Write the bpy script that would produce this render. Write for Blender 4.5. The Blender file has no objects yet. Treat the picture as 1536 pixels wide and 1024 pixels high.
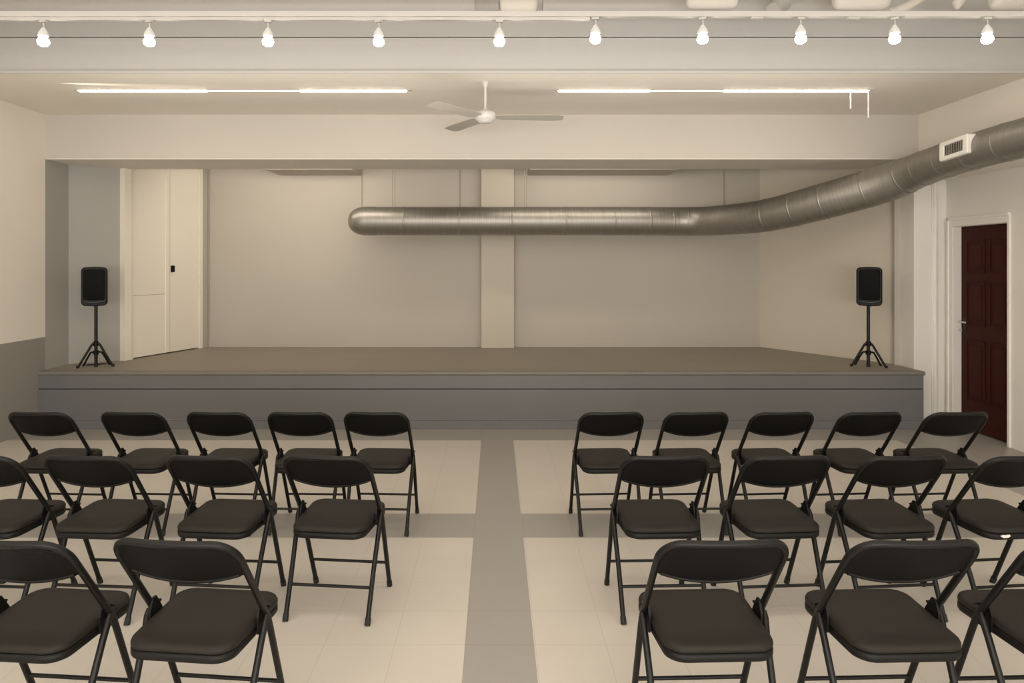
import bpy, bmesh, math, random
from mathutils import Vector, Matrix
random.seed(7)
C = bpy.context.scene.collection
PI = math.pi
sc = bpy.context.scene

# ------------------------------------------------------------------ materials
def mat(name, col, rough=.6, metal=0, var=.04, scale=6, bump=0, bscale=60, spec=.5, emit=None, estr=0, coat=0):
    m = bpy.data.materials.new(name); m.use_nodes = True
    nt = m.node_tree; n = nt.nodes; b = n['Principled BSDF']
    b.inputs['Roughness'].default_value = rough
    b.inputs['Metallic'].default_value = metal
    b.inputs['Specular IOR Level'].default_value = spec
    b.inputs['Coat Weight'].default_value = coat
    tc = n.new('ShaderNodeTexCoord')
    no = n.new('ShaderNodeTexNoise'); no.inputs['Scale'].default_value = scale; no.inputs['Detail'].default_value = 4
    nt.links.new(tc.outputs['Object'], no.inputs['Vector'])
    mx = n.new('ShaderNodeMixRGB')
    mx.inputs[1].default_value = (*[c * (1 - var) for c in col], 1)
    mx.inputs[2].default_value = (*[min(1, c * (1 + var)) for c in col], 1)
    nt.links.new(no.outputs['Fac'], mx.inputs[0]); nt.links.new(mx.outputs[0], b.inputs['Base Color'])
    if bump:
        n2 = n.new('ShaderNodeTexNoise'); n2.inputs['Scale'].default_value = bscale; n2.inputs['Detail'].default_value = 3
        nt.links.new(tc.outputs['Object'], n2.inputs['Vector'])
        bp = n.new('ShaderNodeBump'); bp.inputs['Strength'].default_value = bump; bp.inputs['Distance'].default_value = .002
        nt.links.new(n2.outputs['Fac'], bp.inputs['Height']); nt.links.new(bp.outputs['Normal'], b.inputs['Normal'])
    if emit:
        b.inputs['Emission Color'].default_value = (*emit, 1); b.inputs['Emission Strength'].default_value = estr
    return m

M = {}
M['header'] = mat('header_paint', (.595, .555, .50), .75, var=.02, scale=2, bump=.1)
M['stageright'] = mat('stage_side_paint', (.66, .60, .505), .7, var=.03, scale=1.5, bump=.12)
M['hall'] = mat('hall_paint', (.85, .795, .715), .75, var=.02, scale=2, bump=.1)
M['ceil'] = mat('ceiling_paint', (.86, .81, .73), .85, var=.02, scale=2, bump=.1)
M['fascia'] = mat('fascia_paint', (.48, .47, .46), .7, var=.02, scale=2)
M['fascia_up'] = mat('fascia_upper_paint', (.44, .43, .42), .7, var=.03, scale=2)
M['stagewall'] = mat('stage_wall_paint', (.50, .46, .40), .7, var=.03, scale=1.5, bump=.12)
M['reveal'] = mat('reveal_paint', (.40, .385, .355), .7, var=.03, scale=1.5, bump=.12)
M['pilaster'] = mat('pilaster_paint', (.56, .51, .43), .7, var=.02, scale=2)
M['white'] = mat('white_gloss_paint', (.86, .825, .765), .45, var=.015, scale=3)
M['cream'] = mat('cream_door_paint', (.92, .86, .75), .5, var=.02, scale=2)
M['stagefront'] = mat('stage_front_paint', (.165, .163, .166), .5, var=.05, scale=2, bump=.15)
M['stagedeck'] = mat('stage_deck_paint', (.31, .275, .22), .55, var=.06, scale=3, bump=.2)
M['maroon'] = mat('maroon_door_paint', (.050, .0105, .0065), .5, var=.1, scale=5, spec=.1)
M['chrome'] = mat('satin_chrome', (.62, .60, .57), .25, 1, var=.03)
M['galv'] = None
M['blackmetal'] = mat('black_enamel_tube', (.0065, .006, .0053), .4, var=.1, scale=20, spec=.3)
M['vinyl'] = mat('black_vinyl', (.0180, .0155, .0122), .58, var=.10, scale=9, bump=.12, bscale=220, spec=.26)
M['backpad'] = mat('black_backrest_panel', (.0048, .0046, .0042), .62, var=.08, scale=9, bump=.1, bscale=200, spec=.16)
M['pan'] = mat('black_seat_rim', (.0065, .006, .0055), .5, var=.08, scale=9, spec=.25)
M['rubber'] = mat('black_rubber', (.01, .01, .01), .7)
M['speaker'] = mat('speaker_plastic', (.0035, .0035, .0035), .45, var=.1, scale=30, spec=.2)
M['grille'] = mat('speaker_grille', (.004, .004, .004), .6, var=.1, scale=30, spec=.12, bump=.4, bscale=400)
M['gloss'] = mat('black_gloss_trim', (.015, .015, .015), .12, coat=.4)
M['fan'] = mat('fan_enamel', (.62, .60, .57), .4, var=.02)
M['fanblade'] = mat('fan_blade_enamel', (.46, .43, .38), .5, var=.03)
M['rail'] = mat('rail_enamel', (.52, .50, .475), .6, var=.015)
M['socket'] = mat('socket_porcelain_glow', (.42, .41, .39), .4, emit=(1, .93, .84), estr=.25)  # faint glow added to the porcelain; the socket itself is no lamp
M['bulb'] = mat('glowing_bulb_glass', (1, 1, 1), .2, emit=(1.0, .93, .83), estr=32)
M['led'] = mat('linear_lamp_diffuser', (1, 1, 1), .4, emit=(1.0, .90, .76), estr=24)
M['leddim'] = mat('linear_lamp_dim_diffuser', (.9, .85, .8), .4, emit=(1.0, .90, .78), estr=.9)
M['pipe'] = mat('pale_pipe_wrap', (.60, .565, .51), .6, var=.06, scale=8, bump=.3, bscale=25)
M['pipegrey'] = mat('grey_pipe_paint', (.37, .355, .335), .5, var=.05, scale=4)
M['underside'] = mat('header_underside_paint', (.78, .74, .67), .75, var=.02, scale=2)
M['flange'] = mat('flange_grey', (.30, .285, .26), .5, var=.05)
M['nosing'] = mat('stage_nosing_paint', (.21, .195, .17), .5, var=.05)
M['dark'] = mat('dark_gap', (.03, .028, .025), .8)
M['seam'] = mat('panel_seam', (.36, .325, .275), .7)
M['tear'] = mat('white_torn_padding', (.8, .78, .75), .8)

def galv():
    m = bpy.data.materials.new('galvanised_steel'); m.use_nodes = True
    nt = m.node_tree; n = nt.nodes; b = n['Principled BSDF']; L = nt.links.new
    b.inputs['Metallic'].default_value = .8
    uv = n.new('ShaderNodeUVMap')
    mp = n.new('ShaderNodeMapping'); mp.inputs['Scale'].default_value = (14, .8, 1)
    L(uv.outputs[0], mp.inputs[0])
    no = n.new('ShaderNodeTexNoise'); no.inputs['Scale'].default_value = 4; no.inputs['Detail'].default_value = 6
    L(mp.outputs[0], no.inputs['Vector'])
    r = n.new('ShaderNodeValToRGB'); r.color_ramp.elements[0].position = .3; r.color_ramp.elements[1].position = .7
    r.color_ramp.elements[0].color = (.29, .275, .25, 1); r.color_ramp.elements[1].color = (.38, .36, .325, 1)
    L(no.outputs['Fac'], r.inputs[0]); L(r.outputs[0], b.inputs['Base Color'])
    r2 = n.new('ShaderNodeMapRange'); r2.inputs[3].default_value = .40; r2.inputs[4].default_value = .50
    L(no.outputs['Fac'], r2.inputs[0]); L(r2.outputs[0], b.inputs['Roughness'])
    wv = n.new('ShaderNodeTexWave'); wv.inputs['Scale'].default_value = 1.6; wv.inputs['Distortion'].default_value = .3
    L(uv.outputs[0], wv.inputs['Vector'])
    bp = n.new('ShaderNodeBump'); bp.inputs['Strength'].default_value = .12; bp.inputs['Distance'].default_value = .004
    ad = n.new('ShaderNodeMath'); ad.operation = 'ADD'
    L(wv.outputs['Fac'], ad.inputs[0]); L(no.outputs['Fac'], ad.inputs[1])
    L(ad.outputs[0], bp.inputs['Height']); L(bp.outputs['Normal'], b.inputs['Normal'])
    return m
M['galv'] = galv()

def two_zone(name, zc, low, high):
    m = mat(name, high, .7, var=.02, scale=2, bump=.1)
    nt = m.node_tree; n = nt.nodes; b = n['Principled BSDF']; L = nt.links.new
    src = b.inputs['Base Color'].links[0].from_socket
    g = n.new('ShaderNodeNewGeometry'); sp = n.new('ShaderNodeSeparateXYZ'); L(g.outputs['Position'], sp.inputs[0])
    lt = n.new('ShaderNodeMath'); lt.operation = 'LESS_THAN'; lt.inputs[1].default_value = zc; L(sp.outputs['Z'], lt.inputs[0])
    mx = n.new('ShaderNodeMixRGB'); mx.inputs[2].default_value = (*low, 1)
    L(lt.outputs[0], mx.inputs[0]); L(src, mx.inputs[1]); L(mx.outputs[0], b.inputs['Base Color'])
    return m
M['wainscot'] = two_zone('two_tone_wall_paint', .906, (.30, .285, .255), (.85, .795, .715))

def floor_mat():
    m = bpy.data.materials.new('vinyl_tile_floor'); m.use_nodes = True
    nt = m.node_tree; n = nt.nodes; b = n['Principled BSDF']; L = nt.links.new
    g = n.new('ShaderNodeNewGeometry'); sp = n.new('ShaderNodeSeparateXYZ'); L(g.outputs['Position'], sp.inputs[0])
    def mth(op, a, v=None, c=None):
        k = n.new('ShaderNodeMath'); k.operation = op
        for i, x in enumerate((a, v, c)):
            if x is None: continue
            if isinstance(x, (int, float)): k.inputs[i].default_value = x
            else: L(x, k.inputs[i])
        return k.outputs[0]
    X, Y = sp.outputs['X'], sp.outputs['Y']
    def band(s, lo, hi): return mth('MULTIPLY', mth('GREATER_THAN', s, lo), mth('LESS_THAN', s, hi))
    grey = mth('MAXIMUM', mth('MAXIMUM', band(X, -.131, .168), band(Y, 4.336, 4.752)), mth('MAXIMUM', band(Y, 6.72, 9), band(X, 3.75, 9)))
    grey = mth('MAXIMUM', grey, mth('GREATER_THAN', .5, 2))
    # joints
    def joint(s, off):
        f = mth('FRACT', mth('DIVIDE', mth('ADD', s, off), .3048))
        return mth('LESS_THAN', mth('MINIMUM', f, mth('SUBTRACT', 1, f)), .0065)
    jt = mth('MAXIMUM', joint(X, 30.48 + .131), joint(Y, 30.48 - 4.336 + .3048))
    no = n.new('ShaderNodeTexNoise'); no.inputs['Scale'].default_value = 260; no.inputs['Detail'].default_value = 2; L(g.outputs['Position'], no.inputs['Vector'])
    nb = n.new('ShaderNodeTexNoise'); nb.inputs['Scale'].default_value = 2.2; nb.inputs['Detail'].default_value = 5; L(g.outputs['Position'], nb.inputs['Vector'])
    light = n.new('ShaderNodeMixRGB'); light.inputs[1].default_value = (.585, .535, .47, 1); light.inputs[2].default_value = (.66, .61, .54, 1); L(nb.outputs['Fac'], light.inputs[0])
    gr = n.new('ShaderNodeMixRGB'); gr.inputs[1].default_value = (.315, .295, .265, 1); gr.inputs[2].default_value = (.405, .38, .345, 1)
    L(no.outputs['Fac'], gr.inputs[0])
    mx = n.new('ShaderNodeMixRGB'); L(grey, mx.inputs[0]); L(light.outputs[0], mx.inputs[1]); L(gr.outputs[0], mx.inputs[2])
    dk = n.new('ShaderNodeMixRGB'); dk.blend_type = 'MULTIPLY'; dk.inputs[2].default_value = (.80, .78, .75, 1)
    L(mth('MULTIPLY', jt, .6), dk.inputs[0]); L(mx.outputs[0], dk.inputs[1]); L(dk.outputs[0], b.inputs['Base Color'])
    rr = n.new('ShaderNodeMapRange'); rr.inputs[3].default_value = .34; rr.inputs[4].default_value = .5; L(nb.outputs['Fac'], rr.inputs[0]); L(rr.outputs[0], b.inputs['Roughness'])
    bp = n.new('ShaderNodeBump'); bp.inputs['Strength'].default_value = .12; bp.inputs['Distance'].default_value = .002
    L(mth('SUBTRACT', nb.outputs['Fac'], jt), bp.inputs['Height']); L(bp.outputs['Normal'], b.inputs['Normal'])
    return m
M['floor'] = floor_mat()

# ------------------------------------------------------------------ mesh helpers
def new(): return bmesh.new()
def box(bm, x0, x1, y0, y1, z0, z1, bev=0, seg=2):
    r = bmesh.ops.create_cube(bm, size=1)
    vs = r['verts']
    for v in vs:
        v.co = Vector(((x0 + x1) / 2 + v.co.x * (x1 - x0), (y0 + y1) / 2 + v.co.y * (y1 - y0), (z0 + z1) / 2 + v.co.z * (z1 - z0)))
    if bev:
        es = list({e for v in vs for e in v.link_edges})
        bmesh.ops.bevel(bm, geom=es, offset=bev, segments=seg, affect='EDGES', profile=.5)
def prism(bm, pts, z0, z1):
    a = [bm.verts.new((p[0], p[1], z0)) for p in pts]; b = [bm.verts.new((p[0], p[1], z1)) for p in pts]
    n = len(pts)
    bm.faces.new(a[::-1]); bm.faces.new(b)
    for i in range(n): bm.faces.new((a[i], a[(i + 1) % n], b[(i + 1) % n], b[i]))
    bmesh.ops.recalc_face_normals(bm, faces=bm.faces)
def sweep(bm, pts, rad, seg=12, cap=True, flat=1.0):
    pts = [Vector(p) for p in pts]; n = len(pts)
    if not isinstance(rad, (list, tuple)): rad = [rad] * n
    uvl = bm.loops.layers.uv.verify()
    tang = []
    for i in range(n):
        t = (pts[min(i + 1, n - 1)] - pts[max(i - 1, 0)]); tang.append(t.normalized())
    up = Vector((0, 0, 1)) if abs(tang[0].z) < .9 else Vector((0, 1, 0))
    nrm = (up - tang[0] * up.dot(tang[0])).normalized()
    rings = []; Ls = [0]
    for i in range(n):
        if i:
            Ls.append(Ls[-1] + (pts[i] - pts[i - 1]).length)
            nrm = (nrm - tang[i] * nrm.dot(tang[i])).normalized()
        bn = tang[i].cross(nrm)
        rings.append([bm.verts.new(pts[i] + (nrm * math.cos(2 * PI * k / seg) + bn * math.sin(2 * PI * k / seg) * flat) * rad[i]) for k in range(seg)])
    for i in range(n - 1):
        for k in range(seg):
            k2 = (k + 1) % seg
            f = bm.faces.new((rings[i][k], rings[i][k2], rings[i + 1][k2], rings[i + 1][k]))
            f.smooth = True
            for l, (u, v) in zip(f.loops, ((Ls[i], k), (Ls[i], k + 1), (Ls[i + 1], k + 1), (Ls[i + 1], k))):
                l[uvl].uv = (u, v / seg)
    if cap:
        bm.faces.new(rings[0][::-1]); bm.faces.new(rings[-1])
    bmesh.ops.recalc_face_normals(bm, faces=bm.faces)
def lathe(bm, prof, seg=20, loc=(0, 0, 0)):
    loc = Vector(loc); rings = []
    for r, z in prof:
        if r < 1e-5: rings.append([bm.verts.new(loc + Vector((0, 0, z)))])
        else: rings.append([bm.verts.new(loc + Vector((r * math.cos(2 * PI * k / seg), r * math.sin(2 * PI * k / seg), z))) for k in range(seg)])
    for a, b in zip(rings, rings[1:]):
        for k in range(seg):
            k2 = (k + 1) % seg
            if len(a) == 1 and len(b) == 1: continue
            if len(a) == 1: f = bm.faces.new((a[0], b[k], b[k2]))
            elif len(b) == 1: f = bm.faces.new((a[k], a[k2], b[0]))
            else: f = bm.faces.new((a[k], a[k2], b[k2], b[k]))
            f.smooth = True
    if len(rings[0]) > 1: bm.faces.new(rings[0][::-1])
    if len(rings[-1]) > 1: bm.faces.new(rings[-1])
    bmesh.ops.recalc_face_normals(bm, faces=bm.faces)
def obj(name, bm, m, parent=None, smooth=False, sharp=None):
    me = bpy.data.meshes.new(name)
    if smooth:
        for f in bm.faces: f.smooth = True
        for e in bm.edges:
            if len(e.link_faces) == 2 and e.calc_face_angle(0) > (sharp or .7): e.smooth = False
    else:
        for e in bm.edges:
            if len(e.link_faces) == 2 and e.calc_face_angle(0) > .9: e.smooth = False
    bm.to_mesh(me); bm.free()
    me.materials.append(m if not isinstance(m, str) else M[m])
    o = bpy.data.objects.new(name, me); C.objects.link(o)
    if parent: o.parent = parent
    return o
def tag(o, label, cat, group=None):
    o['label'] = label; o['category'] = cat
    if group: o['group'] = group
    return o
def thing(name, label, cat, loc=(0, 0, 0), rz=0, group=None):
    o = bpy.data.objects.new(name, None); C.objects.link(o); o.empty_display_size = .1
    o.location = loc; o.rotation_euler = (0, 0, rz)
    return tag(o, label, cat, group)
def struct(name, bm, m, parent=None, label=None, cat=None):
    o = obj(name, bm, m, parent)
    if parent is None: o['kind'] = 'structure'
    if label: o['label'] = label
    if cat: o['category'] = cat
    return o
def copy_tree(o, parent=None):
    c = o.copy(); C.objects.link(c)
    if parent: c.parent = parent
    for ch in list(o.children): copy_tree(ch, c)
    return c
def sbox(name, *a, m='hall', bev=0, label=None, cat=None):
    bm = new(); box(bm, *a, bev=bev); return struct(name, bm, m, None, label, cat)

# ------------------------------------------------------------------ shell
XL, XR, XRW = -4.564, 4.29, 4.62
REAR = -4.0; YP = 7.30; ZC = 3.157; ZH = 2.718; ZTOP = 3.9; ZS = .572
sbox('floor', XL - .2, XRW + .3, REAR, 9.6, -.12, 0, m='floor', label='pale square floor tiles with grey aisle and cross bands', cat='floor')
sbox('wall_left', XL - .2, XL, REAR, YP, 0, ZTOP, m='wainscot', label='cream left wall with grey painted lower part', cat='wall')
sbox('wall_rear', XL - .2, XRW + .2, REAR - .2, REAR, 0, ZTOP, m='hall', label='plain wall behind the viewer', cat='wall')
# right wall, lower part with a door opening
DY0, DY1, DZ = 6.48, 7.25, 2.02
bm = new()
box(bm, XRW, XRW + .2, REAR, DY0, 0, 2.55)
box(bm, XRW, XRW + .2, DY1, 7.6, 0, 2.55)
box(bm, XRW, XRW + .2, DY0, DY1, DZ, 2.55)
struct('wall_right', bm, 'white', None, 'white right wall around the dark red door', 'wall')
sbox('wall_right_upper', XR, XRW + .2, REAR, YP, 2.50, ZTOP, m='hall', label='cream upper right wall above the metal duct', cat='wall')
# pier right of the stage
sbox('wall_pier', XR, XRW + .2, 7.38, 7.68, 0, 2.9, m='white', label='white pier between the stage and the dark red door', cat='wall')
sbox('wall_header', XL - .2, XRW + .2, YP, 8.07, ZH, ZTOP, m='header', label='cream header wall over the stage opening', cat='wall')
bm = new(); box(bm, XL, XRW, YP + .005, 8.065, ZH - .012, ZH - .0005)
struct('trim_header_underside', bm, 'underside', None, 'shaded grey underside of the stage header', 'trim')
sbox('ceiling', XL, XR, 5.70, YP, ZC, ZC + .2, m='ceil', label='cream dropped ceiling in front of the stage', cat='ceiling')
sbox('ceiling_upper', XL - .2, XRW + .2, REAR, 5.9, ZTOP, ZTOP + .15, m='hall', label='high ceiling over the chairs', cat='ceiling')
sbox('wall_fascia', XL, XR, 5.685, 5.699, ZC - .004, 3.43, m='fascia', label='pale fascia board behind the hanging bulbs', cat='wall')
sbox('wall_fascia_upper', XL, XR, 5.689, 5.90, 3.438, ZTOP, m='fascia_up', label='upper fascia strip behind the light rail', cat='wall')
sbox('trim_fascia_edge', XL, XR, 5.672, 5.685, ZC - .008, ZC + .010, m='rail', label='thin bright edge under the fascia', cat='trim')

# stage walls
BW = 9.31
sbox('wall_back', -4.4, 4.3, BW, BW + .2, ZS + .0005, 3.2, m='stagewall', label='beige back wall of the stage', cat='wall')
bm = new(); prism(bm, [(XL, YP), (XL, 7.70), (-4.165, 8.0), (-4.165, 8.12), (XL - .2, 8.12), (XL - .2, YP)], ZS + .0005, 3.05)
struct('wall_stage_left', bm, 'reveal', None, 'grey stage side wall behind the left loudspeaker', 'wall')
bm = new(); prism(bm, [(-3.745, 9.20), (-3.715, BW), (-3.9, BW), (-3.9, 9.20)], ZS + .0005, 3.05)
struct('wall_stage_left_return', bm, 'stagewall', None, 'narrow return between cream doors and back wall', 'wall')
bm = new(); prism(bm, [(XR, 7.68), (3.42, BW), (3.7, BW), (4.6, BW), (4.6, 7.68)], ZS + .0005, 3.05)
struct('wall_stage_right', bm, 'stageright', None, 'beige slanting stage side wall behind the right loudspeaker', 'wall')
sbox('ceiling_stage', XL - .2, XRW + .2, 8.07, BW + .2, 3.05, 3.2, m='stagewall', label='stage ceiling behind the header', cat='ceiling')
sbox('trim_pier_return', 4.235, XR, 7.64, 7.68, ZS, 2.9, m='stagewall', label='thin vertical strip on the stage side wall', cat='trim')
# ceiling boxes on the stage
sbox('trim_soffit_left', -2.78, -1.73, 8.7, BW, 2.785, 3.05, m='stagewall', label='low ceiling box above left end of the duct', cat='trim')
sbox('trim_soffit_right', .42, 2.22, 8.7, BW, 2.785, 3.05, m='stagewall', label='low ceiling box right of the pilaster', cat='trim')
# pilaster on the back wall
sbox('wall_pilaster', -.18, .238, 9.17, BW, ZS, 3.05, m='pilaster', bev=.004, label='pale pilaster in the middle of the stage back wall', cat='wall')
# vertical seams / battens on the back wall
def px(p, d): return (p - 743) / 1080 * d
k = 1
for p, w in ((543, .012), (690, .014), (1086, .016)):
    x = px(p, BW); k += 1
    sbox('trim_%d' % k, x - w / 2, x + w / 2, BW - .008, BW, 2.02, 3.05, m='seam', label={543: 'thin wall seam above the duct end cap', 690: 'thin wall seam left of the pilaster', 1086: 'thin wall seam above right part of the duct'}[p], cat='trim')
sbox('trim_5', -3.715, -3.695, BW - .012, BW, ZS, 3.05, m='seam', label='corner strip at left end of the stage back wall', cat='trim')
sbox('baseboard_back_left', -3.695, -.18, BW - .014, BW, ZS, ZS + .05, m='stagewall', label='low baseboard left of the pilaster', cat='baseboard')
sbox('baseboard_back_right', .238, 3.42, BW - .014, BW, ZS, ZS + .05, m='stagewall', label='low baseboard right of the pilaster', cat='baseboard')

# ------------------------------------------------------------------ stage platform
st = thing('stage', 'raised grey stage platform with panelled front below the cream header', 'stage', (0, 0, 0))
SX0, SX1, SY = XL, 4.275, 7.185
bm = new(); prism(bm, [(SX0, SY + .03), (SX1, SY + .03), (SX1, BW), (SX0, BW)], .52, ZS)
obj('deck', bm, 'stagedeck', st)
bm = new(); sweep(bm, [(SX0, SY + .012, ZS - .02), (SX1 + .012, SY + .012, ZS - .02)], .021, 14); box(bm, SX0, SX1, SY + .012, SY + .06, ZS - .04, ZS + .0015)
obj('nosing', bm, 'nosing', st)
bm = new(); box(bm, SX0, SX1, SY + .004, SY + .05, .402, .545); obj('upper_panel', bm, 'stagefront', st)
bm = new(); box(bm, SX0, SX1, SY + .012, SY + .05, .390, .402); obj('panel_seam', bm, 'dark', st)
bm = new(); box(bm, SX0, SX1, SY, SY + .05, .098, .392, bev=.002); obj('lower_panel', bm, 'stagefront', st)
bm = new(); box(bm, SX0, SX1, SY - .014, SY + .05, 0, .085, bev=.002); sweep(bm, [(SX0, SY - .004, .092), (SX1, SY - .004, .092)], .009, 8); obj('skirting', bm, 'stagefront', st)
bm = new(); box(bm, SX1 - .03, SX1, SY + .05, 7.66, 0, .52); obj('side_panel', bm, 'stagefront', st)

# ------------------------------------------------------------------ cream stage doors
A = Vector((-4.130, 7.985, 0)); B = Vector((-3.755, 9.20, 0)); dv = (B - A).normalized(); nv = Vector((dv.y, -dv.x, 0)); Ld = (B - A).length
def local_box(bm, u0, u1, n0, n1, z0, z1, bev=0):
    b2 = new(); box(b2, u0, u1, n0, n1, z0, z1, bev=bev)
    for v in b2.verts: p = A + dv * v.co.x + nv * v.co.y; v.co = Vector((p.x, p.y, v.co.z))
    bmesh.ops.recalc_face_normals(b2, faces=b2.faces)
    me = bpy.data.meshes.new('t'); b2.to_mesh(me); b2.free(); bm.from_mesh(me); bpy.data.meshes.remove(me)
bm = new(); local_box(bm, 0, .10, -.08, .025, ZS, 3.05); local_box(bm, Ld - .055, Ld, -.08, .02, ZS, 3.05)
local_box(bm, .115, .13, -.08, .018, ZS, 3.05, .002)
struct('trim_6', bm, 'cream', None, 'cream door frame beside the left loudspeaker', 'trim')
# perspective-correct split: seam between leaves at pixel column 251
us = .72
d1 = obj('door_1', None or (lambda b: (local_box(b, .135, us - .004, -.05, 0, ZS + .012, 3.05, .003), b)[1])(new()), 'cream')
d1['kind'] = 'structure'; d1['label'] = 'tall cream door leaf nearest the left loudspeaker'; d1['category'] = 'door'
bm = new(); local_box(bm, .14, us - .01, -.001, .0012, 1.283, 1.288); obj('panel_seam', bm, 'seam', d1)
bm = new(); local_box(bm, .64, .70, -.001, .010, ZS + .014, 3.05, .003); obj('stile', bm, 'cream', d1)
d2 = obj('door_2', (lambda b: (local_box(b, us + .004, Ld - .06, -.05, 0, ZS + .012, 3.05, .003), b)[1])(new()), 'cream')
d2['kind'] = 'structure'; d2['label'] = 'tall cream door leaf with dark pull, nearest the back wall'; d2['category'] = 'door'
bm = new(); local_box(bm, us - .004, us + .004, -.07, -.02, ZS, 3.05); obj('door_gap', bm, 'dark', d2)
bm = new(); local_box(bm, us + .006, us + .05, 0, .03, 1.545, 1.625, .008); h = obj('door_handle', bm, 'speaker', d2); h['label'] = 'small dark door pull'

# ------------------------------------------------------------------ dark red door on the right
dr = new(); XD = XRW + .07
box(dr, XD, XD + .04, DY0 + .004, DY1 - .004, .012, DZ - .004, bev=.002)
door = struct('door_3', dr, 'maroon', None, 'dark red panelled door in the white right wall', 'door')
W = DY1 - DY0
for (z0, z1) in ((1.56, 1.88), (1.04, 1.48), (.30, .90)):
    for (a, b_) in ((.11, .46), (.54, .89)):
        y0, y1 = DY0 + W * a, DY0 + W * b_
        bm = new()
        # recessed border as four mitred bars around a raised field
        t = .016
        for q in ((y0, y1, z0, z0 + t), (y0, y1, z1 - t, z1), (y0, y0 + t, z0, z1), (y1 - t, y1, z0, z1)):
            box(bm, XD - .010, XD + .002, *q, bev=.004)
        box(bm, XD - .006, XD + .002, y0 + .05, y1 - .05, z0 + .05, z1 - .05, bev=.005)
        obj('door_panel', bm, 'maroon', door)
bm = new(); yh = DY1 - .06
box(bm, XD - .006, XD, yh - .02, yh + .02, .95, 1.11, bev=.002)
hp = obj('handle_plate', bm, 'dark', door)
bm = new(); sweep(bm, [(XD - .004, yh, 1.07), (XD - .055, yh, 1.07), (XD - .062, yh - .012, 1.07), (XD - .062, yh - .12, 1.068)], .009, 10); obj('lever', bm, 'chrome', hp)
bm = new(); sweep(bm, [(XD - .004, yh, .985), (XD - .035, yh, .985)], .014, 12); box(bm, XD - .05, XD - .034, yh - .018, yh + .018, .98, .99, bev=.003); obj('thumb_turn', bm, 'chrome', hp)
# casing
bm = new()
def casing(y0, y1, z0, z1):
    box(bm, XRW - .018, XRW + .002, y0, y1, z0, z1, bev=.004)
casing(DY1, DY1 + .075, 0, DZ + .075); casing(DY0 - .03, DY0, 0, DZ + .075); casing(DY0, DY1, DZ, DZ + .075)
for q in ((DY1 + .055, DY1 + .085, 0, DZ + .09), (DY0 - .03, DY1 + .08, DZ + .06, DZ + .09)):
    box(bm, XRW - .03, XRW, *q, bev=.006)
box(bm, XRW, XD + .04, DY1 - .004, DY1 + .001, 0, DZ); box(bm, XRW, XD + .04, DY0 - .001, DY0 + .004, 0, DZ); box(bm, XRW, XD + .04, DY0, DY1, DZ - .004, DZ + .001)
struct('trim_7', bm, 'white', None, 'white moulded casing around the dark red door', 'trim')
bm = new(); sweep(bm, [(4.50, 7.368, 0), (4.50, 7.368, 2.5)], .02, 14); box(bm, 4.47, 4.53, 7.366, 7.38, 0, 2.5, bev=.003)
struct('trim_8', bm, 'white', None, 'vertical white moulding between pier and red door', 'trim')
sbox('wall_behind_door', XD + .05, XRW + .2, DY0 - .1, DY1 + .1, 0, 2.1, m='dark', label='dark space behind the red door', cat='wall')

# ------------------------------------------------------------------ metal duct
duct = thing('ventilation_duct', 'long round galvanised metal duct crossing the stage and running along the right wall', 'duct', (0, 0, 0))
path_raw = [((-1.58, 8.8, 2.168), .173), ((0, 8.8, 2.168), .173), ((1.6, 8.8, 2.168), .173), ((2.38, 8.80, 2.165), .174), ((2.70, 8.48, 2.162), .176), ((3.02, 7.98, 2.185), .18), ((3.43, 7.5, 2.30), .188), ((3.86, 7.08, 2.445), .186), ((3.985, 6.75, 2.53), .163), ((3.99, 6.2, 2.575), .153), ((3.99, 5.6, 2.595), .150), ((3.99, 4.6, 2.60), .150), ((3.99, 2.0, 2.60), .150), ((3.99, -3.9, 2.60), .150)]
def catmull(P, n=8):
    out = []
    for i in range(len(P) - 1):
        p0, p1, p2, p3 = P[max(i - 1, 0)], P[i], P[i + 1], P[min(i + 2, len(P) - 1)]
        for j in range(n):
            t = j / n
            def f(a, b, c, d): return .5 * (2 * b + (c - a) * t + (2 * a - 5 * b + 4 * c - d) * t * t + (3 * b - a - 3 * c + d) * t ** 3)
            out.append((Vector([f(p0[0][q], p1[0][q], p2[0][q], p3[0][q]) for q in range(3)]), f(p0[1], p1[1], p2[1], p3[1])))
    out.append((Vector(P[-1][0]), P[-1][1])); return out
full = catmull(path_raw, 8)
def seg_of(a, b): return [q[0] for q in full[a:b + 1]], [q[1] for q in full[a:b + 1]]
def dpart(name, a, b, label=None):
    bm = new(); P, R = seg_of(a, b); sweep(bm, P, R, 40, cap=False)
    o = obj(name, bm, 'galv', duct)
    if label: o['label'] = label
    return o
dpart('duct_pipe', 0, 22, 'straight duct across the stage back wall')
dpart('duct_elbow', 22, 40, 'curved elbow of the duct')
dpart('duct_pipe', 40, 56)
dpart('duct_reducer', 56, 68, 'tapering duct section under the header')
dpart('duct_pipe', 68, len(full) - 1, 'duct along the right wall')
# end cap
bm = new(); capp = []; capr = []
for i in range(11):
    a = i / 10 * PI / 2
    capp.append((-1.58 - .215 * math.sin(a), 8.8, 2.168)); capr.append(max(.176 * (math.cos(a) ** .8), .004))
capp.insert(0, (-1.46, 8.8, 2.168)); capr.insert(0, .177)
sweep(bm, capp, capr, 40); c = obj('end_cap', bm, 'galv', duct); c['label'] = 'rounded closed end of the duct'
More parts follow.
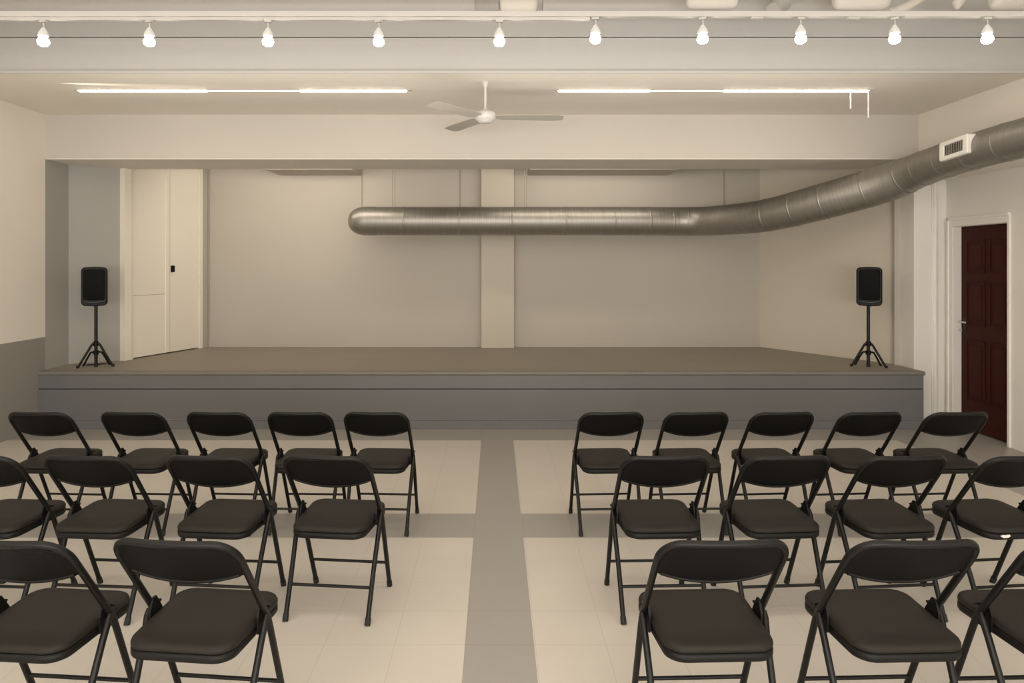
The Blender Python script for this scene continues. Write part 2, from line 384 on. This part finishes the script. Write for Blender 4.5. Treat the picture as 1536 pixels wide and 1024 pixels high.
# seam bands
for i in (3, 6, 9, 12, 15, 18, 21, 24, 40, 44, 48, 53, 60, 65, 70, 75, 80, 88):
    P, R = seg_of(i, i + 1); t = (P[1] - P[0]).normalized(); p = P[0]
    w = .012
    bm = new(); sweep(bm, [p - t * w, p - t * w * .6, p + t * w * .6, p + t * w], [R[0] - .001, R[0] + .003, R[0] + .003, R[0] - .001], 40, cap=False)
    obj('seam_band', bm, 'galv', duct)
# hangers
for p in (592, 788):
    x = px(p, 8.95)
    for dx in (-.014, .014):
        bm = new(); sweep(bm, [(x + dx, 8.86, 2.33), (x + dx, 8.86, 3.05)], .006, 8); obj('hanger_rod', bm, 'seam', duct)
# register on the duct, facing the room
reg = None
bm = new()
yc, rl, rh, zc = 6.0, .37, .160, 2.612
xo = 3.99; t = .036; fx0, fx1 = xo - .180, xo - .10
def rrect(w, h, r, n=5):
    P = []
    for cx, cz, a0 in ((w / 2 - r, h / 2 - r, 0), (-w / 2 + r, h / 2 - r, 90), (-w / 2 + r, -h / 2 + r, 180), (w / 2 - r, -h / 2 + r, 270)):
        for i in range(n + 1):
            q = math.radians(a0 + 90 * i / n); P.append((cx + r * math.cos(q), cz + r * math.sin(q)))
    return P
rings = []
for x, w_, h_, r_ in ((fx1, rl, rh, .02), (fx0 + .006, rl, rh, .02), (fx0, rl - .014, rh - .014, .018), (fx0, rl - 3.4 * t + .014, rh - 2 * t + .014, .010), (fx0 + .006, rl - 3.4 * t, rh - 2 * t, .008), (fx0 + .05, rl - 3.4 * t, rh - 2 * t, .008)):
    rings.append([bm.verts.new((x, yc + p[0], zc + p[1] - .06 * p[0])) for p in rrect(w_, h_, r_)])
for A_, B_ in zip(rings, rings[1:]):
    for q in range(len(A_)): bm.faces.new((A_[q], A_[(q + 1) % len(A_)], B_[(q + 1) % len(A_)], B_[q]))
bmesh.ops.recalc_face_normals(bm, faces=bm.faces)
reg = obj('register_frame', bm, 'white', duct); reg['label'] = 'white air register frame on the duct'
bm = new(); box(bm, fx0 + .03, fx0 + .034, yc - rl / 2 + .03, yc + rl / 2 - .03, zc - rh / 2 + .03, zc + rh / 2 - .03); obj('register_back', bm, 'dark', reg)
bm = new()
for i in range(11):
    yy = yc - rl / 2 + t * 1.7 + .012 + i * (rl - 2 * t * 1.7 - .024) / 10
    box(bm, fx0 + .006, fx0 + .032, yy - .004, yy + .004, zc - rh / 2 + t - .003, zc + rh / 2 - t + .003)
o = obj('louvers', bm, 'chrome', reg)

# ------------------------------------------------------------------ light rail and bulbs
DR = 4.2
zr = 1.65 + (395 - 22) / 1080 * DR
rail = thing('light_rail', 'long white light rail across the top, carrying the hanging bulbs', 'light rail', (0, DR, zr))
bm = new(); box(bm, XL, XR, -.02, .02, -.016, .016, bev=.003); obj('rail_body', bm, 'rail', rail)
bm = new(); box(bm, XL, .55, -.012, .016, -.034, -.016, bev=.002); obj('wire_channel', bm, 'rail', rail)
for xx in (-4.2, -3.4, 3.4, 4.1):
    bm = new(); sweep(bm, [(xx, 0, .014), (xx, 0, ZTOP - zr)], .008, 8); obj('hanger_rod', bm, 'rail', rail)
for p in (1135, 1280):
    bm = new(); x = px(p, DR); box(bm, x - .035, x + .035, -.014, .014, -.026, -.014, bev=.002); obj('junction_clip', bm, 'rail', rail)
bxs = [65, 224, 402, 568, 749, 893, 1054, 1201, 1342, 1481]
ordn = ['leftmost', 'second from the left', 'third from the left', 'fourth from the left', 'fifth from the left, nearest above the fan rod', 'fifth from the right, just right of the fan', 'fourth from the right', 'third from the right', 'second from the right', 'rightmost']
def make_bulb():
    t = thing('hanging_bulb', '', 'light bulb', (0, 0, 0), 0, 'glowing bulbs on the white rail')
    bm = new(); box(bm, -.022, .022, -.013, .013, -.016, 0, bev=.003); obj('rail_clip', bm, 'rail', t)
    bm = new(); sweep(bm, [(0, 0, -.012), (.003, 0, -.04), (0, 0, -.054)], .004, 8); obj('cord', bm, 'rail', t)
    bm = new(); lathe(bm, [(.004, -.044), (.011, -.050), (.016, -.060), (.026, -.076), (.030, -.088), (.028, -.096), (.018, -.100)], 20); obj('socket', bm, 'socket', t)
    bm = new(); lathe(bm, [(.015, -.097), (.019, -.104), (.027, -.112), (.0325, -.124), (.032, -.136), (.025, -.148), (.013, -.154), (0, -.156)], 20); obj('glass_bulb', bm, 'bulb', t)
    return t
bproto = make_bulb()
for i, p in enumerate(bxs):
    t = bproto if i == 0 else copy_tree(bproto)
    t.location = (px(p, DR), DR, zr - (.030 if px(p, DR) < .53 else .014)); t.rotation_euler = (0, 0, random.uniform(-.5, .5))
    t['label'] = 'glowing white bulb hanging from the rail, ' + ordn[i]

# pipes and ducts above the rail
def hang(o, *pts):
    for p in pts:
        bm = new(); sweep(bm, [p, (p[0], p[1], ZTOP)], .006, 8); obj('hanger_rod', bm, 'pipegrey', o)
def hz(name, x0, x1, d, ypx, r, m, label, cat='duct', r_end=False):
    z = 1.65 + (395 - ypx) / 1080 * d
    bm = new()
    P = [(x0, d, z), (x1, d, z)]; R = [r, r]
    if r_end:
        e = r * .9
        P = [(x0, d, z), (x0 + e * .12, d, z), (x0 + e * .45, d, z), (x0 + e, d, z), (x1 - e, d, z), (x1 - e * .45, d, z), (x1 - e * .12, d, z), (x1, d, z)]
        R = [r * .35, r * .65, r * .9, r, r, r * .9, r * .65, r * .35]
    sweep(bm, P, R, 24)
    o = tag(obj(name, bm, m), label, cat); hang(o, ((x0 * .85 + x1 * .15), d, z + r * .9), ((x0 * .15 + x1 * .85), d, z + r * .9)); return o
dd = 5.25
hz('overhead_duct', XL, px(712, dd), dd, 9, .062, 'pipegrey', 'grey round duct above the left half of the light rail')
hz('overhead_duct', px(815, dd), px(1250, dd), dd + .08, 9, .062, 'pipegrey', 'grey round duct above the rail, right of the wrapped coupling')
hz('pipe_coupling', px(748, dd), px(806, dd), dd, 7, .055, 'pipe', 'pale wrapped coupling above the rail near the middle', 'pipe', True)
hz('pipe_flange', px(712, dd), px(748, dd), dd, 9, .050, 'flange', 'dark gap collar beside the wrapped coupling', 'pipe')
d3 = 4.95
hz('insulated_pipe', px(1030, d3), px(1106, d3), d3, 2, .048, 'pipe', 'pale insulated pipe end above the seventh bulb', 'pipe', True)
hz('insulated_pipe', px(1250, d3), px(1334, d3), d3, 1, .06, 'pipe', 'pale bulging insulated pipe between the two rightmost bulb gaps', 'pipe', True)
hz('insulated_pipe', px(1486, d3), px(1600, d3), d3, 2, .06, 'pipe', 'pale insulated pipe above the rightmost bulb', 'pipe', True)
def pt(p, y, d): return (px(p, d), d, 1.65 + (395 - y) / 1080 * d)
bm = new(); sweep(bm, [pt(1335, 20, 5.1), pt(1360, 10, 5.1), pt(1400, -14, 5.1), pt(1412, -60, 5.1), pt(1412, -80, 5.1)], .032, 16)
hang(tag(obj('flexible_hose', bm, 'pipe'), 'pale hose slanting upward above the second bulb from right', 'hose'), pt(1412, -79, 5.1))
bm = new(); sweep(bm, [pt(1436, 14, 5.2), pt(1436, 6, 5.2), pt(1440, 0, 5.2), pt(1450, -70, 5.2)], [.012, .04, .045, .045], 16)
hang(tag(obj('pipe_elbow', bm, 'pipe'), 'pale pointed pipe elbow above the rail near the right end', 'pipe'), pt(1450, -69, 5.2))
bm = new(); sweep(bm, [pt(1160, 15, 5.0), pt(1172, 6, 5.05), pt(1190, -70, 5.1)], [.05, .065, .05], 16)
hang(tag(obj('pipe_elbow', bm, 'pipegrey'), 'dark grey pipe elbow above the rail, left of the eighth bulb', 'pipe'), pt(1190, -69, 5.1))

# ------------------------------------------------------------------ linear ceiling lights
DL = 6.26
def lin(x0, x1, label, bright):
    t = thing('linear_ceiling_light', label, 'ceiling light', ((x0 + x1) / 2, DL, ZC), 0, 'slim linear ceiling lights'); cx = (x0 + x1) / 2
    bm = new(); box(bm, x0 - cx - .03, x1 - cx + .03, -.026, .026, -.006, 0, bev=.002); obj('housing', bm, 'rail', t)
    for a, b, m in bright:
        bm = new(); box(bm, a - cx, b - cx, -.015, .015, -.013, -.005, bev=.003); o = obj('tube', bm, m, t)
        o['label'] = 'bright lit tube' if m == 'led' else 'dim middle tube'
g = lambda p: px(p, DL)
lin(g(118), g(612), 'slim lit strip light on the ceiling left of the fan', [(g(118), g(310), 'led'), (g(310), g(450), 'leddim'), (g(450), g(610), 'led')])
lin(g(838), g(1306), 'slim lit strip light on the ceiling right of the fan', [(g(838), g(975), 'led'), (g(975), g(1085), 'leddim'), (g(1085), g(1302), 'led')])
for p, ln, lb in ((1280, .14, 'short thin pale rod under the right strip light'), (1307, .22, 'longer thin pale rod under the right strip light end')):  # two thin pale vertical pieces in the faintly glowing socket material
    bm = new(); x = g(p); sweep(bm, [(x, DL + .05, ZC), (x, DL + .05, ZC - ln)], .006, 8); lathe(bm, [(0, -ln - .014), (.008, -ln - .008), (.008, -ln), (0, -ln + .004)], 10, (x, DL + .05, ZC))
    tag(obj('thin_rod', bm, 'socket'), lb, 'cord')

# ------------------------------------------------------------------ ceiling fan
FX, FY = -.083, 5.98
fan = thing('ceiling_fan', 'pale three-bladed ceiling fan hanging in front of the stage', 'fan', (FX, FY, ZC))
bm = new(); lathe(bm, [(.012, -.05), (.02, -.04), (.028, -.012), (.03, 0)], 20); obj('canopy', bm, 'fan', fan)
bm = new(); lathe(bm, [(.0115, -.235), (.0115, -.04)], 14); obj('rod', bm, 'fan', fan)
bm = new(); lathe(bm, [(0, -.345), (.045, -.342), (.06, -.332), (.066, -.322), (.082, -.315), (.09, -.298), (.09, -.270), (.080, -.252), (.05, -.240), (.022, -.236), (.018, -.22)], 28); obj('motor_housing', bm, 'fan', fan)
for a, pit in ((2, -9), (121, 10), (232, 10)):
    bm = new(); N = 12
    top = []; bot = []
    for i in range(N + 1):
        s = i / N; r = .085 + .565 * s; w = .058 + .014 * s
        if i >= N - 1: w *= (.93 if i == N - 1 else .72)
        if i == 0: w *= .6
        top.append((r, w)); 
    va = []
    for sgn in (0, 1):
        for r, w in top:
            va.append([bm.verts.new((r, -w, -.004 * sgn)), bm.verts.new((r, w * .9, -.004 * sgn))])
    n = N + 1
    for i in range(N):
        bm.faces.new((va[i][0], va[i + 1][0], va[i + 1][1], va[i][1])); bm.faces.new((va[n + i][1], va[n + i + 1][1], va[n + i + 1][0], va[n + i][0]))
        bm.faces.new((va[i][0], va[n + i][0], va[n + i + 1][0], va[i + 1][0])); bm.faces.new((va[i][1], va[i + 1][1], va[n + i + 1][1], va[n + i][1]))
    bm.faces.new((va[0][0], va[0][1], va[n][1], va[n][0])); bm.faces.new((va[N][1], va[N][0], va[n + N][0], va[n + N][1]))
    bmesh.ops.recalc_face_normals(bm, faces=bm.faces)
    pitch = math.radians(pit)
    bmesh.ops.transform(bm, verts=bm.verts, matrix=Matrix.Translation((0, 0, -.292)) @ Matrix.Rotation(math.radians(a), 4, 'Z') @ Matrix.Rotation(pitch, 4, 'X'))
    bl = obj('blade', bm, 'fanblade', fan)

# ------------------------------------------------------------------ loudspeakers on stands
def outline(w, h, r, bulge, n=6):
    pts = []
    for cx, cz, a0 in ((w / 2 - r, h / 2 - r, 0), (-w / 2 + r, h / 2 - r, 90), (-w / 2 + r, -h / 2 + r, 180), (w / 2 - r, -h / 2 + r, 270)):
        for i in range(n + 1):
            a = math.radians(a0 + 90 * i / n); pts.append([cx + r * math.cos(a), cz + r * math.sin(a)])
        if a0 in (0, 180):
            xs = [1 - 2 * j / 8 for j in range(1, 8)]
            if a0 == 180: xs = [-x for x in xs]
            for x in xs: pts.append([x * (w / 2 - r), math.copysign(h / 2, 90 - a0)])
    for p in pts:
        k = 1 - (p[0] / (w / 2)) ** 2
        p[1] += math.copysign(bulge * k, p[1])
    return pts
def loft(bm, layers):
    rings = [[bm.verts.new((x, y, z)) for x, z in pts] for y, pts in layers]
    n = len(rings[0])
    for a, b in zip(rings, rings[1:]):
        for k_ in range(n): bm.faces.new((a[k_], a[(k_ + 1) % n], b[(k_ + 1) % n], b[k_]))
    bm.faces.new(rings[0]); bm.faces.new(rings[-1][::-1]); bmesh.ops.recalc_face_normals(bm, faces=bm.faces)
def make_speaker(label):
    t = thing('loudspeaker', label, 'loudspeaker', (0, 0, 0), 0, 'black loudspeakers on stands')
    w, h = .236, .385; z = .2035
    bm = new(); loft(bm, [(-.118, outline(w - .016, h - .016, .028, .008)), (-.11, outline(w, h, .034, .009)), (-.04, outline(w, h, .034, .009)), (.10, outline(w * .74, h * .92, .03, .006)), (.12, outline(w * .70, h * .89, .03, .006))])
    for v in bm.verts: v.co.z += z
    obj('cabinet', bm, 'speaker', t, smooth=True, sharp=.5)
    bm = new(); loft(bm, [(-.127, outline(w - .060, h - .098, .02, .003)), (-.122, outline(w - .040, h - .078, .024, .004)), (-.116, outline(w - .036, h - .074, .024, .004))])
    for v in bm.verts: v.co.z += z + .018
    obj('grille', bm, 'grille', t, smooth=True, sharp=.5)
    bm = new(); N = 14; P = []
    for i in range(N + 1):
        s = -1 + 2 * i / N; P.append((s * (w / 2 - .03), -.118 - .006 * (1 - s * s), z - h / 2 + .030 + .010 * s * s))
    sweep(bm, P, .008, 10); obj('lower_lip', bm, 'gloss', t)
    bm = new(); lathe(bm, [(.024, -.006), (.024, .012)], 16, (0, 0, 0)); obj('pole_socket', bm, 'speaker', t)
    return t
def make_stand(label):
    t = thing('speaker_stand', label, 'speaker stand', (0, 0, 0), 0, 'black tripod speaker stands')
    bm = new(); sweep(bm, [(0, 0, .015), (0, 0, .628)], .0165, 16); obj('pole', bm, 'blackmetal', t)
    bm = new(); lathe(bm, [(.018, .215), (.027, .22), (.027, .262), (.018, .268)], 16); obj('collar', bm, 'speaker', t)
    bm = new(); lathe(bm, [(.018, .125), (.026, .13), (.026, .168), (.018, .172)], 16); obj('collar', bm, 'speaker', t)
    for sx in (-1, 1):
        bm = new(); sweep(bm, [(sx * .018, -.006, .245), (sx * .035, -.012, .235), (sx * .156, -.060, .014), (sx * .165, -.064, .012)], .0118, 10); lg = obj('leg', bm, 'blackmetal', t)
        bm = new(); sweep(bm, [(sx * .150, -.058, .018), (sx * .17, -.066, .015)], .0145, 10); obj('rubber_foot', bm, 'rubber', lg)
        bm = new(); sweep(bm, [(sx * .016, .008, .155), (sx * .05, .022, .150), (sx * .085, .045, .085), (sx * .118, .060, .012)], .0098, 10); lg = obj('leg', bm, 'blackmetal', t)
        bm = new(); sweep(bm, [(sx * .113, .058, .020), (sx * .124, .064, .0125)], .012, 10); obj('rubber_foot', bm, 'rubber', lg)
    bm = new(); lathe(bm, [(.012, .0), (.02, .002), (.02, .02), (.0165, .024)], 14); obj('foot_plug', bm, 'rubber', t)
    return t
SD = 7.50
s0 = make_stand('black speaker stand on the stage in front of the grey left side wall'); s0.location = (px(144, SD), SD, ZS + .0015); s0.rotation_euler = (0, 0, .42)
bm = new(); sweep(bm, [(-.10, .11, .010), (.09, .10, .016)], .007, 8); obj('floor_bar', bm, 'blackmetal', s0)
s1 = make_stand('black speaker stand on the stage at the right, near the pier'); s1.location = (px(1302.5, SD), SD, ZS + .0015); s1.rotation_euler = (0, 0, -.42)
k0 = make_speaker('black loudspeaker on the left stand, beside the cream doors'); k0.location = (px(143.5, SD), SD, ZS + .6375); k0.rotation_euler = (0, 0, .38)
k1 = make_speaker('black loudspeaker on the right stand, against the beige side wall'); k1.location = (px(1303, SD), SD, ZS + .6375); k1.rotation_euler = (0, 0, -.42)

# ------------------------------------------------------------------ folding chairs
RT = .0118
PV = Vector((.206, .022, .43))            # pivot on the right side
ZTC = .768                                # centre height of the top bar
def ytube(z): return .022 - .74 * (z - .43) if z > .43 else .022 + (.43 - z) * .425
def bow(x): return -.022 * max(0, 1 - (x / .206) ** 2)
def make_chair():
    t = thing('folding_chair', '', 'chair', (0, 0, 0), 0, 'black folding chairs in rows facing the stage')
    # back frame: inverted U
    R = .070; P = []
    zs = [.43, .47, .52, .58, .64, ZTC - R]
    side = [(.206, z) for z in zs]
    for i in range(1, 9):
        a = i / 9 * PI / 2; side.append((.206 - R + R * math.cos(a), ZTC - R + R * math.sin(a)))
    topx = [.206 - R, .08, .04, 0]
    prof = side + [(x, ZTC) for x in topx]
    prof = prof + [(-x, z) for x, z in prof[::-1][1:]]
    P = [(x, ytube(z) + bow(x), z) for x, z in prof]
    bm = new(); sweep(bm, P, RT, 12); obj('back_frame', bm, 'blackmetal', t)
    # backrest panel: curved sheet with thickness inside the U
    bm = new(); NX, NZ = 24, 8; hw = .199
    def ztop(x):
        ax = abs(x); lim = .206 - R
        return ZTC if ax < lim else ZTC - R + math.sqrt(max(R * R - (ax - lim) ** 2, 0))
    def zbot(x): return .603 + .036 * abs(x / hw) ** 2.2
    grid = []
    for s in (0, 1):
        G = []
        for i in range(NX + 1):
            x = -hw + 2 * hw * i / NX; row = []
            for j in range(NZ + 1):
                v = j / NZ; z0, z1 = zbot(x), ztop(x); z = z0 + (z1 - z0) * v
                edge = min(min(v, 1 - v) * 6, (hw - abs(x)) / hw * 14, 1)
                th = .004 + .005 * math.sqrt(max(edge, 0))
                row.append(bm.verts.new((x, ytube(z) + bow(x) * 1.1 + (th if s else -th), z)))
            G.append(row)
        grid.append(G)
    for s in (0, 1):
        for i in range(NX):
            for j in range(NZ):
                f = bm.faces.new((grid[s][i][j], grid[s][i + 1][j], grid[s][i + 1][j + 1], grid[s][i][j + 1])); f.smooth = True
    def rim(L0, L1):
        for a in range(len(L0) - 1): bm.faces.new((L0[a], L0[a + 1], L1[a + 1], L1[a]))
    rim([r[0] for r in grid[0]], [r[0] for r in grid[1]]); rim([r[-1] for r in grid[0]], [r[-1] for r in grid[1]])
    rim(grid[0][0], grid[1][0]); rim(grid[0][-1], grid[1][-1])
    bmesh.ops.recalc_face_normals(bm, faces=bm.faces)
    bk = obj('backrest', bm, 'backpad', t)
    # rolled lip along the bottom edge of the panel
    bm = new(); P = []
    for i in range(17):
        x = -.185 + .37 * i / 16; z = zbot(x) + .006; P.append((x, ytube(z) + bow(x) * 1.1 - .004, z))
    sweep(bm, P, .0065, 8); obj('rolled_edge', bm, 'pan', bk)
    # seat
    def seat_outline(sc_, dz=0, n=7):
        pts = []
        hwF, hwR, yF, yR = .194, .181, .178, -.206
        for (cx, cy, a0, r) in ((hwF, yF, 0, .055), (-hwF, yF, 90, .055), (-hwR, yR, 180, .065), (hwR, yR, 270, .065)):
            ccx = cx - math.copysign(r, cx); ccy = cy - math.copysign(r, cy)
            for i in range(n + 1):
                a = math.radians(a0 + 90 * i / n); pts.append((ccx + r * math.cos(a), ccy + r * math.sin(a)))
        out = []
        for x, y in pts:
            ln = math.hypot(x, y); f = (ln - sc_) / ln; out.append((x * f, y * f))
        # front edge slightly bowed forward
        return [(x, y + (.010 * (1 - (x / .2) ** 2) if y > .1 else 0)) for x, y in out]
    def layered(layers):
        bm = new(); rings = [[bm.verts.new((x, y, z - .02 * (y + .2) * 0 + (.003 * (y / .21)))) for x, y in seat_outline(s)] for s, z in layers]
        n = len(rings[0])
        for a, b in zip(rings, rings[1:]):
            for q in range(n):
                f = bm.faces.new((a[q], a[(q + 1) % n], b[(q + 1) % n], b[q])); f.smooth = True
        f = bm.faces.new(rings[0][::-1]); f2 = bm.faces.new(rings[-1])
        if rings[-1]: f2.smooth = True
        bmesh.ops.recalc_face_normals(bm, faces=bm.faces); return bm
    seat = obj('seat', layered([(.010, .4175), (.003, .4185), (0, .422), (0, .430), (.004, .438), (.014, .444), (.035, .4485), (.07, .451), (.11, .4515)]), 'vinyl', t)
    obj('seat_rim', layered([(.022, .386), (.010, .387), (.003, .390), (.0, .395), (.0, .411), (.004, .4155), (.010, .417)]), 'pan', seat)
    # legs
    for s in (-1, 1):
        bm = new(); sweep(bm, [(s * .206, .022, .43), (s * .206, ytube(.38), .38), (s * .203, ytube(.2), .2), (s * .200, ytube(.012), .012)], RT, 12); lg = obj('leg', bm, 'blackmetal', t)
        bm = new(); sweep(bm, [(s * .2005, ytube(.03), .03), (s * .200, ytube(.0) , .0)], .0142, 12); obj('foot_cap', bm, 'rubber', lg)
        bm = new(); sweep(bm, [(s * .214, -.004, .452), (s * .213, -.014, .43), (s * .209, -.036, .38), (s * .203, -.118, .2), (s * .200, -.200, .012)], [.007, RT, RT, RT, RT], 12); lg = obj('leg', bm, 'blackmetal', t)
        bm = new(); sweep(bm, [(s * .2005, -.192, .03), (s * .200, -.205, .0)], .0142, 12); obj('foot_cap', bm, 'rubber', lg)
        # hinge plate beside the seat
        bm = new(); prism(bm, [(-.030, .395), (.055, .395), (.040, .440), (.004, .492), (-.016, .492), (-.034, .450)], -.0035, .0035)
        bmesh.ops.transform(bm, verts=bm.verts, matrix=Matrix(((0, 0, 1, s * .1935), (1, 0, 0, 0), (0, 1, 0, 0), (0, 0, 0, 1))))
        bmesh.ops.recalc_face_normals(bm, faces=bm.faces)
        hg = obj('hinge', bm, 'pan', t)
        bm = new(); sweep(bm, [(s * .183, .018, .47), (s * .219, .018, .47)], .005, 8); obj('hinge_pin', bm, 'blackmetal', hg)
    bm = new(); sweep(bm, [(-.2, ytube(.145), .145), (.2, ytube(.145), .145)], .0072, 10); obj('stretcher', bm, 'blackmetal', t)
    bm = new(); sweep(bm, [(-.2, -.143, .145), (.2, -.143, .145)], .0072, 10); obj('stretcher', bm, 'blackmetal', t)
    return t
chair = make_chair()
rows = [
    (4.57, [(-2.753, -3), (-2.190, -3), (-1.670, -3), (-1.181, -2), (-.714, -3)], [(.695, 3), (1.211, 3), (1.729, 4), (2.262, 4), (2.785, 4)], 'row nearest the stage', .935, .972),
    (3.505, [(-2.365, -4), (-1.862, -4), (-1.296, -5), (-.755, -6)], [(.774, 2), (1.326, 4), (1.860, 5), (2.402, 6)], 'middle row', .97, 1.0),
    (2.470, [(-1.52, -5), (-.986, -6)], [(.712, 2), (1.314, 2), (1.868, 2)], 'row nearest the camera', .99, 1.02),
]
posn = {0: 'beside the aisle', 1: 'second from the aisle', 2: 'third from the aisle', 3: 'fourth from the aisle', 4: 'fifth from the aisle, by the wall'}
first = True
for y, Ls, Rs, nm, sx, sz in rows:
    for side, lst in (('left', Ls[::-1]), ('right', Rs)):
        for i, (x, rz) in enumerate(lst):
            t = chair if first else copy_tree(chair); first = False
            t.location = (x, y, 0); t.rotation_euler = (0, 0, math.radians(rz)); t.scale = (sx, 1, sz)
            extra = ''
            if nm == 'middle row' and side == 'right' and i == 3:
                bm = new(); loft(bm, [(-.004, [(-.026, .002), (-.016, .008), (.004, .006), (.018, .009), (.024, .002), (.012, -.005), (-.012, -.006)]), (.006, [(-.024, .002), (-.016, .006), (.004, .005), (.017, .007), (.022, .002), (.012, -.004), (-.012, -.005)])])
                for v in bm.verts: v.co += Vector((-.098, -.2085, .404))
                o = obj('torn_patch', bm, 'tear', t); o['label'] = 'small white torn patch on the seat rim'
                extra = ', torn seat rim'
            t['label'] = 'black folding chair, %s, %s block, %s%s' % (nm, side, posn[i], extra)

# ------------------------------------------------------------------ lamps and added fill lights
def area(name, loc, sx, sy, power, col, rot=(0, 0, 0), spread=PI):
    l = bpy.data.lights.new(name, 'AREA'); l.shape = 'RECTANGLE'; l.size = sx; l.size_y = sy; l.energy = power; l.color = col; l.spread = spread
    o = bpy.data.objects.new(name, l); o.location = loc; o.rotation_euler = rot; C.objects.link(o); return o
area('hall_fill_light', (-.2, 2.6, 3.80), 7.0, .5, 34, (1, .95, .88))  # unseen area lights added under the high ceiling as ambient fill
area('hall_fill_light', (-.2, .6, 3.80), 7.0, .5, 26, (1, .95, .88))
area('hall_fill_light', (-.2, -1.6, 3.80), 7.0, .5, 26, (1, .95, .88))
area('rear_fill_light', (0, REAR + .05, 1.75), 7.5, 2.4, 500, (1, .985, .955), (PI / 2 + .35, 0, 0))  # added fill standing in for light from behind the camera, no window there
area('ceiling_wash_fill', (-.1, 5.1, 2.2), 6.5, .4, 22, (1, .95, .87), (PI - .55, 0, 0))  # unseen floating uplight added to brighten the dropped ceiling
def spot(loc, tgt, power, col, ang, blend=.8, r=.06):
    l = bpy.data.lights.new('ceiling_streak_spot', 'SPOT'); l.energy = power; l.color = col; l.spot_size = math.radians(ang); l.spot_blend = blend; l.shadow_soft_size = r
    o = bpy.data.objects.new('ceiling_streak_spot', l); o.location = loc
    o.rotation_euler = (Vector(tgt) - Vector(loc)).to_track_quat('-Z', 'Y').to_euler(); C.objects.link(o)
area('stage_batten_lamp', (-2.3, 8.2, 2.80), 2.0, .12, 10, (1, .89, .75), (PI / 2 - .55, 0, 0))
area('stage_batten_lamp', (1.05, 8.2, 2.80), 2.0, .12, 7.5, (1, .89, .75), (PI / 2 - .35, 0, 0))
spot((-4.05, 5.98, 3.10), (-3.2, 6.08, 3.157), 150, (1, .88, .7), 8, 1, .01)  # unseen narrow spot added to throw a bright streak along the ceiling

w = bpy.data.worlds.new('world'); sc.world = w; w.use_nodes = True
w.node_tree.nodes['Background'].inputs[0].default_value = (.9, .85, .78, 1); w.node_tree.nodes['Background'].inputs[1].default_value = .15

# ------------------------------------------------------------------ camera
cam = bpy.data.cameras.new('camera'); co = bpy.data.objects.new('camera', cam); C.objects.link(co)
cam.sensor_width = 36; cam.lens = 36 * 1080 / 1536; cam.shift_x = 25 / 1536; cam.shift_y = -117 / 1536
co.location = (0, 0, 1.65); co.rotation_euler = (PI / 2, 0, 0); cam.clip_start = .05
sc.camera = co
sc.view_settings.view_transform = 'Standard'
sc.view_settings.look = 'None'
sc.view_settings.exposure = .27
